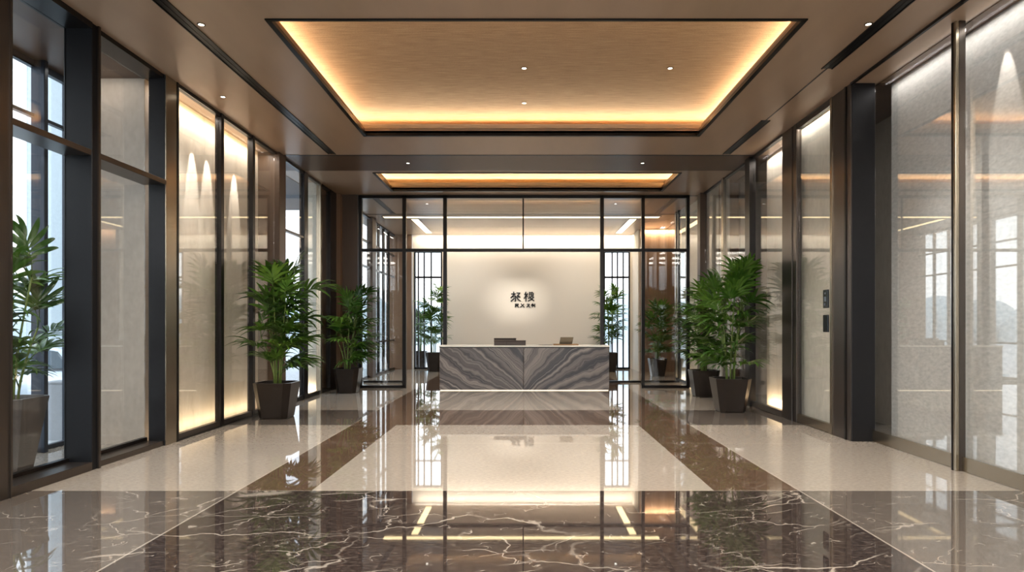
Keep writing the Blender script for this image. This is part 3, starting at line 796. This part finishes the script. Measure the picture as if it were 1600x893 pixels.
tag(MB().box(dpx(841.5, 14.5), dpx(863, 14.5), 14.42, 14.64, DZ, DZ+.01, b=.002).build('paper_folder', M['paper']), 'thin grey folder lying flat left of the oak tray', 'folder')

# ------------------------------------------------------------------ palms
def frond_mesh(seed):
    rnd = random.Random(seed); m = MB()
    # petiole + short rachis along +X, arching
    L = .30 + rnd.random()*.06
    def axis(t): return Vector((L*t, 0, .10*math.sin(t*1.9)*L/.3 - .05*t*t))
    m.tube([axis(i/6) for i in range(7)], [.0055*(1-i/6*.55) for i in range(7)], 5)
    n = rnd.choice((9, 10, 11))
    for i in range(n):
        u = i/(n-1)
        side = -1 if i % 2 else 1
        k = i//2/((n-1)/2)
        t0 = .52 + .48*k
        ang = side*(1.15 - 1.02*k + rnd.uniform(-.09, .09))
        if i == n-1: ang = rnd.uniform(-.08, .08); t0 = 1.0
        base = axis(t0); ln = (.24 + .13*math.sin(PI*(.25+.6*k)))*rnd.uniform(.9, 1.12); wd = .024*rnd.uniform(.9, 1.2)
        d = Vector((math.cos(ang), math.sin(ang), rnd.uniform(.12, .42)))
        d.normalize(); sd = Vector((-math.sin(ang), math.cos(ang), 0))
        droop = rnd.uniform(.6, 1.25)
        vs = []; N = 7; p = base.copy(); dd = d.copy()
        for j in range(N+1):
            tt = j/N
            wj = wd*(math.sin(PI*min(1, tt**.75*.97+.03)))**.8 if 0 < j < N else (wd*.25 if j == 0 else .0008)
            up = sd.cross(dd).normalized()*-1
            if up.z < 0: up = -up
            vs += [p + sd*wj + up*wj*.35, p.copy(), p - sd*wj + up*wj*.35]
            p = p + dd*(ln/N); dd = (dd + Vector((0,0,-1))*droop*.21*(.5+tt)).normalized()
        fs = []
        for j in range(N):
            a = j*3
            fs += [(a, a+1, a+4, a+3), (a+1, a+2, a+5, a+4)]
        m.face_set(vs, fs, 0, True)
    return m.mesh('frond', M['leaf'])
FM = [frond_mesh(100+i) for i in range(7)]

def pot_mesh(top, bot, h, mat, root):
    def ringat(s, z, c=.16):
        a = s/2; k = a*(1-c*2) if False else a - s*c
        return [(k,-a,z),(a,-k,z),(a,k,z),(k,a,z),(-k,a,z),(-a,k,z),(-a,-k,z),(-k,-a,z)]
    m = MB(); o = root.location
    rings = [ringat(bot*.94, 0), ringat(bot, .012), ringat(top, h-.006), ringat(top-.004, h), ringat(top-.05, h), ringat(top-.06, h-.05)]
    rings = [[(p[0]+o[0], p[1]+o[1], p[2]+o[2]) for p in r] for r in rings]
    m.ring(rings); n0 = len(m.v)
    m.face_set([rings[0][i] for i in range(8)], [tuple(range(8))[::-1]])
    m.build('pot', M[mat], root)
    s = ringat(top-.07, h-.045)
    m = MB(); m.face_set([(p[0]+o[0], p[1]+o[1], p[2]+o[2]) for p in s], [tuple(range(8))])
    s2 = [(p[0]+o[0], p[1]+o[1], p[2]-.03+o[2]) for p in s]
    m.face_set(s2, [tuple(range(8))[::-1]])
    m.build('soil', M['soil'], root)

def palm(label, x, y, top, bot, h, total, spread, nf, seed, canes=7, mat='pot', lean=0.0, group='potted palms in the lobby', xl=(-99, 99), yl=(-99, 99), rot=0, z=0, fs=1.0, low=.2):
    rnd = random.Random(seed)
    r = thing('potted_palm', label, 'potted plant', (x, y, z), group)
    pot_mesh(top, bot, h, mat, r)
    H = total - h
    cl = []
    for c in range(canes):
        a = 2*PI*c/canes + rnd.uniform(-.4, .4); rb = rnd.uniform(.02, .085)*top/.55
        f = 1.0 if c == 0 else rnd.uniform(.45, .96)
        hh = (H-.30*fs)*f; ro = rnd.uniform(.12, .42)*spread*(1.15-f*.35)
        p0 = Vector((rb*math.cos(a), rb*math.sin(a), h-.05))
        pts = []
        for i in range(8):
            t = i/7
            pts.append(p0 + Vector((math.cos(a)*ro*t**1.7 + lean*t**1.4*f, math.sin(a)*ro*t**1.7, (hh+.05)*t)))
        m = MB(); m.tube(pts, [.0125*(1-t*.05) for t in range(8)], 7)
        m.v = [(p[0]+x, p[1]+y, p[2]+z) for p in m.v]
        # leaf-sheath nodes are modelled as slight rings on the cane
        for i in range(2, 8, 1):
            q = pts[i]; m.cyl((q[0]+x, q[1]+y, q[2]-.012+z), .0155*(1-i*.05), .016, 8)
        m.build('cane', M['cane'], r)
        cl.append((pts, a, f))
    # fronds, more where a cane is taller
    wts = [f for _, _, f in cl]; tot = sum(wts)
    ga = rnd.random()*6
    for (pts, a, f) in cl:
        k = max(3, round(nf*f/tot))
        for i in range(k):
            t = 1.0 if i < 1 else low + (1-low)*((i-1)/max(1, k-2)) + rnd.uniform(-.05, .05)
            t = max(low*.8, min(1.0, t))
            s = t*7; j = min(6, int(s)); u = s-j
            p = pts[j].lerp(pts[j+1], u)
            ga += 2.39996 + rnd.uniform(-.3, .3)
            az = ga if rnd.random() < .55 else a + rnd.uniform(-.9, .9)
            pitch = -rnd.uniform(.9, 1.25) if i == 0 else (-rnd.uniform(.45, .9) if t > .85 else -rnd.uniform(.05, .55))
            rr_ = .72*fs*math.cos(pitch)
            if not (xl[0] < x+p.x+rr_*math.cos(az) < xl[1]): az = PI-az + rnd.uniform(-.5, .5)
            if not (xl[0] < x+p.x+rr_*math.cos(az)*.95 < xl[1]): az = rnd.choice((-1, 1))*PI/2 + rnd.uniform(-.2, .2)
            if not (yl[0] < y+p.y+rr_*math.sin(az) < yl[1]): az = -az
            sc = fs*rnd.uniform(.82, 1.12)*(.92 if t > .9 else 1.05)*(.85+.25*spread/.7)
            o = bpy.data.objects.new('frond', FM[rnd.randrange(7)]); COL.objects.link(o); o.parent = r
            o.location = p; o.rotation_euler = (rnd.uniform(-.25, .25), pitch, az); o.scale = (sc, sc, sc)
            o.rotation_euler = (Matrix.Rotation(az, 3, 'Z') @ Matrix.Rotation(pitch, 3, 'Y') @ Matrix.Rotation(rnd.uniform(-.3, .3), 3, 'X')).to_euler()
    return r
palm('large palm in a dark planter before the left backlit stone panels', -3.92, 10.15, .60, .44, .56, 2.40, .72, 56, 11, 9, low=.15, xl=(-4.28, 9), group=None)
palm('palm in a dark planter at left near the glass partition', -3.82, 13.9, .56, .40, .53, 2.20, .60, 46, 22, 8, lean=.1, low=.12, xl=(-4.2, 9), yl=(0, 14.8), group=None)
palm('tall palm in the nearer dark planter on the right, leaning right', 3.50, 10.88, .60, .43, .565, 2.48, .66, 56, 33, 9, lean=.06, low=.15, xl=(-9, 4.06), group=None)
palm('palm in the farther dark planter on the right beside the partition', 3.70, 13.2, .56, .40, .54, 2.30, .55, 44, 44, 8, low=.15, xl=(-9, 4.02), yl=(0, 13.6), group=None)
palm('palm in a dark planter before the brown wood wall behind the partition', 3.84, 18.45, .50, .36, .51, 2.05, .50, 42, 55, 8, low=.12, group=None)
palm('tall slim palm inside the back room before the left gridded window', -2.86, 20.4, .50, .38, .60, 2.72, .45, 40, 66, 4, low=.2, group=None)
palm('palm outside the left gridded window of the back wall', -3.66, 22.5, .50, .38, .62, 2.0, .45, 32, 77, 5, z=-.06, group=None)
palm('tall palm before the right gridded window, half hidden by the desk', 2.72, 20.4, .50, .38, .60, 2.66, .50, 40, 88, 4, low=.2, group=None)
palm('palm in a tall grey planter behind the far left glass', -5.10, 6.35, .52, .30, .74, 2.24, .50, 36, 99, 5, mat='pot_grey', lean=.12, fs=1.05, low=.15, xl=(-5.58, -4.64), group=None)

# ------------------------------------------------------------------ outside
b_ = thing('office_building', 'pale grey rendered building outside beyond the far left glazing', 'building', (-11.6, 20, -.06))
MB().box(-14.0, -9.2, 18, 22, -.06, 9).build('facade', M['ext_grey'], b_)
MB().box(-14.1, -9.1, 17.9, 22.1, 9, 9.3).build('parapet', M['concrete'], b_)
r = thing('stone_bollard', 'grey tapered concrete block standing outside the far left glazing', 'bollard', (-6.22, 8.6, -.06))
a0, a1 = .15, .11
rg = [[(-6.22+s*dx, 8.6+s*dy, z) for dx, dy in ((-1,-1),(1,-1),(1,1),(-1,1))] for s, z in ((.17, -.06), (.13, .66), (.12, .68))]
m = MB(); m.ring(rg); m.face_set(rg[-1], [(0,1,2,3)]); m.build('block', M['concrete'], r)
MB().box(-6.36, -6.08, 8.46, 8.74, .68, .71, b=.008).build('cap', M['concrete'], r)

# car
def car():
    ox, oy, oz = -7.65, 10.3, -.06
    r = thing('car', 'silver car parked outside beyond the far left glazing', 'car', (ox, oy, oz))
    st = [(-2.25,.62,.32,.62,.64),(-2.1,.82,.22,.74,.80),(-1.7,.88,.2,.82,.98),(-1.2,.9,.2,.84,1.14),(-.5,.9,.2,.85,1.27),(.2,.9,.2,.86,1.28),(.8,.9,.2,.86,1.12),(1.2,.9,.2,.86,.92),(1.7,.87,.2,.80,.83),(2.1,.8,.24,.66,.70),(2.28,.6,.32,.5,.52)]
    rings = []
    for X, w, zs, zm, zr in st:
        wr = w*(.68 if zr > zm+.12 else .86)
        rings.append([(ox+X, oy+a, oz+z) for a, z in ((-w*.92, zs), (-w, (zs+zm)/2), (-w*.97, zm), (-wr, zr-.03 if zr-.03 > zm else zr), (-wr*.6, zr), (wr*.6, zr), (wr, zr-.03 if zr-.03 > zm else zr), (w*.97, zm), (w, (zs+zm)/2), (w*.92, zs))])
    m = MB(); m.ring(rings, smooth=True)
    m.face_set(rings[0], [tuple(range(10))]); m.face_set(rings[-1], [tuple(range(10))[::-1]])
    body = m.build('body', M['car_paint'], r)
    sub = body.modifiers.new('smooth', 'SUBSURF'); sub.levels = 2; sub.render_levels = 2
    for sgn in (-1, 1):
        g = [(-1.55,.90,.84),(-.55,.91,.88),(.25,.91,.88),(.95,.90,.88)]
        tp = [(-1.1,.70,1.08),(-.45,.665,1.20),(.2,.665,1.20),(.62,.70,1.12)]
        vs = [(ox+a, oy+sgn*b*.985, oz+c) for a, b, c in g] + [(ox+a, oy+sgn*b, oz+c) for a, b, c in tp]
        vs2 = [(v[0], v[1]-sgn*.05, v[2]) for v in vs]
        fs = [(0,1,5,4),(1,2,6,5),(2,3,7,6)]
        MB().face_set(vs+vs2, fs+[tuple(i+8 for i in f)[::-1] for f in fs]+[(0,4,12,8),(3,7,15,11),(4,5,13,12),(5,6,14,13),(6,7,15,14),(0,1,9,8),(1,2,10,9),(2,3,11,10)]).build('side_window', M['car_glass'], r)
    for X in (-1.4, 1.42):
        for sgn in (-1, 1):
            y0 = oy + sgn*.80 - .10
            wm = MB().cyl((ox+X, y0, oz+.32), .32, .20, 28, axis='y').build('wheel', M['tyre'], r)
            MB().cyl((ox+X, y0-.012 if sgn < 0 else y0+.2, oz+.32), .2, .012, 20, axis='y').build('hub', M['bronze_light'], wm)
    MB().box(ox+2.0, ox+2.19, oy-.72, oy-.5, oz+.5, oz+.6, b=.02).build('headlamp', M['white_stone'], r)
    MB().box(ox+2.0, ox+2.19, oy+.5, oy+.72, oz+.5, oz+.6, b=.02).build('headlamp', M['white_stone'], r)
car()
# hazy planting line far outside (behind both sides)
rnd = random.Random(5); m = MB()
def blob(cx, cy, rx, h):
    n = 10; rings = []
    for i in range(6):
        t = i/5; rr = rx*math.cos(t*1.45)
        rings.append([(cx+rr*math.cos(2*PI*k/n)*rnd.uniform(.85,1.1), cy+rr*math.sin(2*PI*k/n)*rnd.uniform(.85,1.1), -.1+h*math.sin(t*1.5)) for k in range(n)])
    m.ring(rings, smooth=True)
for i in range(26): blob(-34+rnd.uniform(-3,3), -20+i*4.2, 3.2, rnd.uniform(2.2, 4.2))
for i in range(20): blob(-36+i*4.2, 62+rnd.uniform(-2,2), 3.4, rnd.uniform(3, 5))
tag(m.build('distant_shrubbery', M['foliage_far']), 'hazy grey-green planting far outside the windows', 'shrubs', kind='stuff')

# ------------------------------------------------------------------ world
wd = bpy.data.worlds.new('world'); scene.world = wd; wd.use_nodes = True
nt = wd.node_tree; nt.nodes.clear()
wo = nt.nodes.new('ShaderNodeOutputWorld'); bg = nt.nodes.new('ShaderNodeBackground')
tc = nt.nodes.new('ShaderNodeTexCoord'); sp = nt.nodes.new('ShaderNodeSeparateXYZ'); cr = nt.nodes.new('ShaderNodeValToRGB')
nt.links.new(tc.outputs['Generated'], sp.inputs[0]); nt.links.new(sp.outputs[2], cr.inputs[0])
cr.color_ramp.elements[0].position = 0.0; cr.color_ramp.elements[0].color = (.93, .965, 1.0, 1)
cr.color_ramp.elements[1].position = .6; cr.color_ramp.elements[1].color = (.60, .72, .84, 1)
nt.links.new(cr.outputs[0], bg.inputs[0]); bg.inputs[1].default_value = 1.5
nt.links.new(bg.outputs[0], wo.inputs[0])

# ------------------------------------------------------------------ camera
cd = bpy.data.cameras.new('camera'); cam = bpy.data.objects.new('camera', cd); COL.objects.link(cam)
cam.location = (0, 0, H_CAM); cam.rotation_euler = (PI/2, 0, 0)
cd.sensor_fit = 'HORIZONTAL'; cd.sensor_width = 36; cd.lens = 36*F/1600
cd.shift_x = -(819-800)/1600; cd.shift_y = (HOR-446.5)/1600
cd.clip_start = .05; cd.clip_end = 300
scene.camera = cam

vs_ = scene.view_settings
scene.display_settings.display_device = 'sRGB'
vs_.view_transform = 'Standard'; vs_.look = 'None'; vs_.exposure = 1.48; vs_.gamma = 1.0; vs_.use_curve_mapping = False
cy = scene.cycles
cy.max_bounces = 14; cy.diffuse_bounces = 5; cy.glossy_bounces = 8; cy.transparent_max_bounces = 40; cy.transmission_bounces = 8
cy.caustics_reflective = False; cy.caustics_refractive = False; cy.sample_clamp_indirect = 6
cy.use_denoising = True
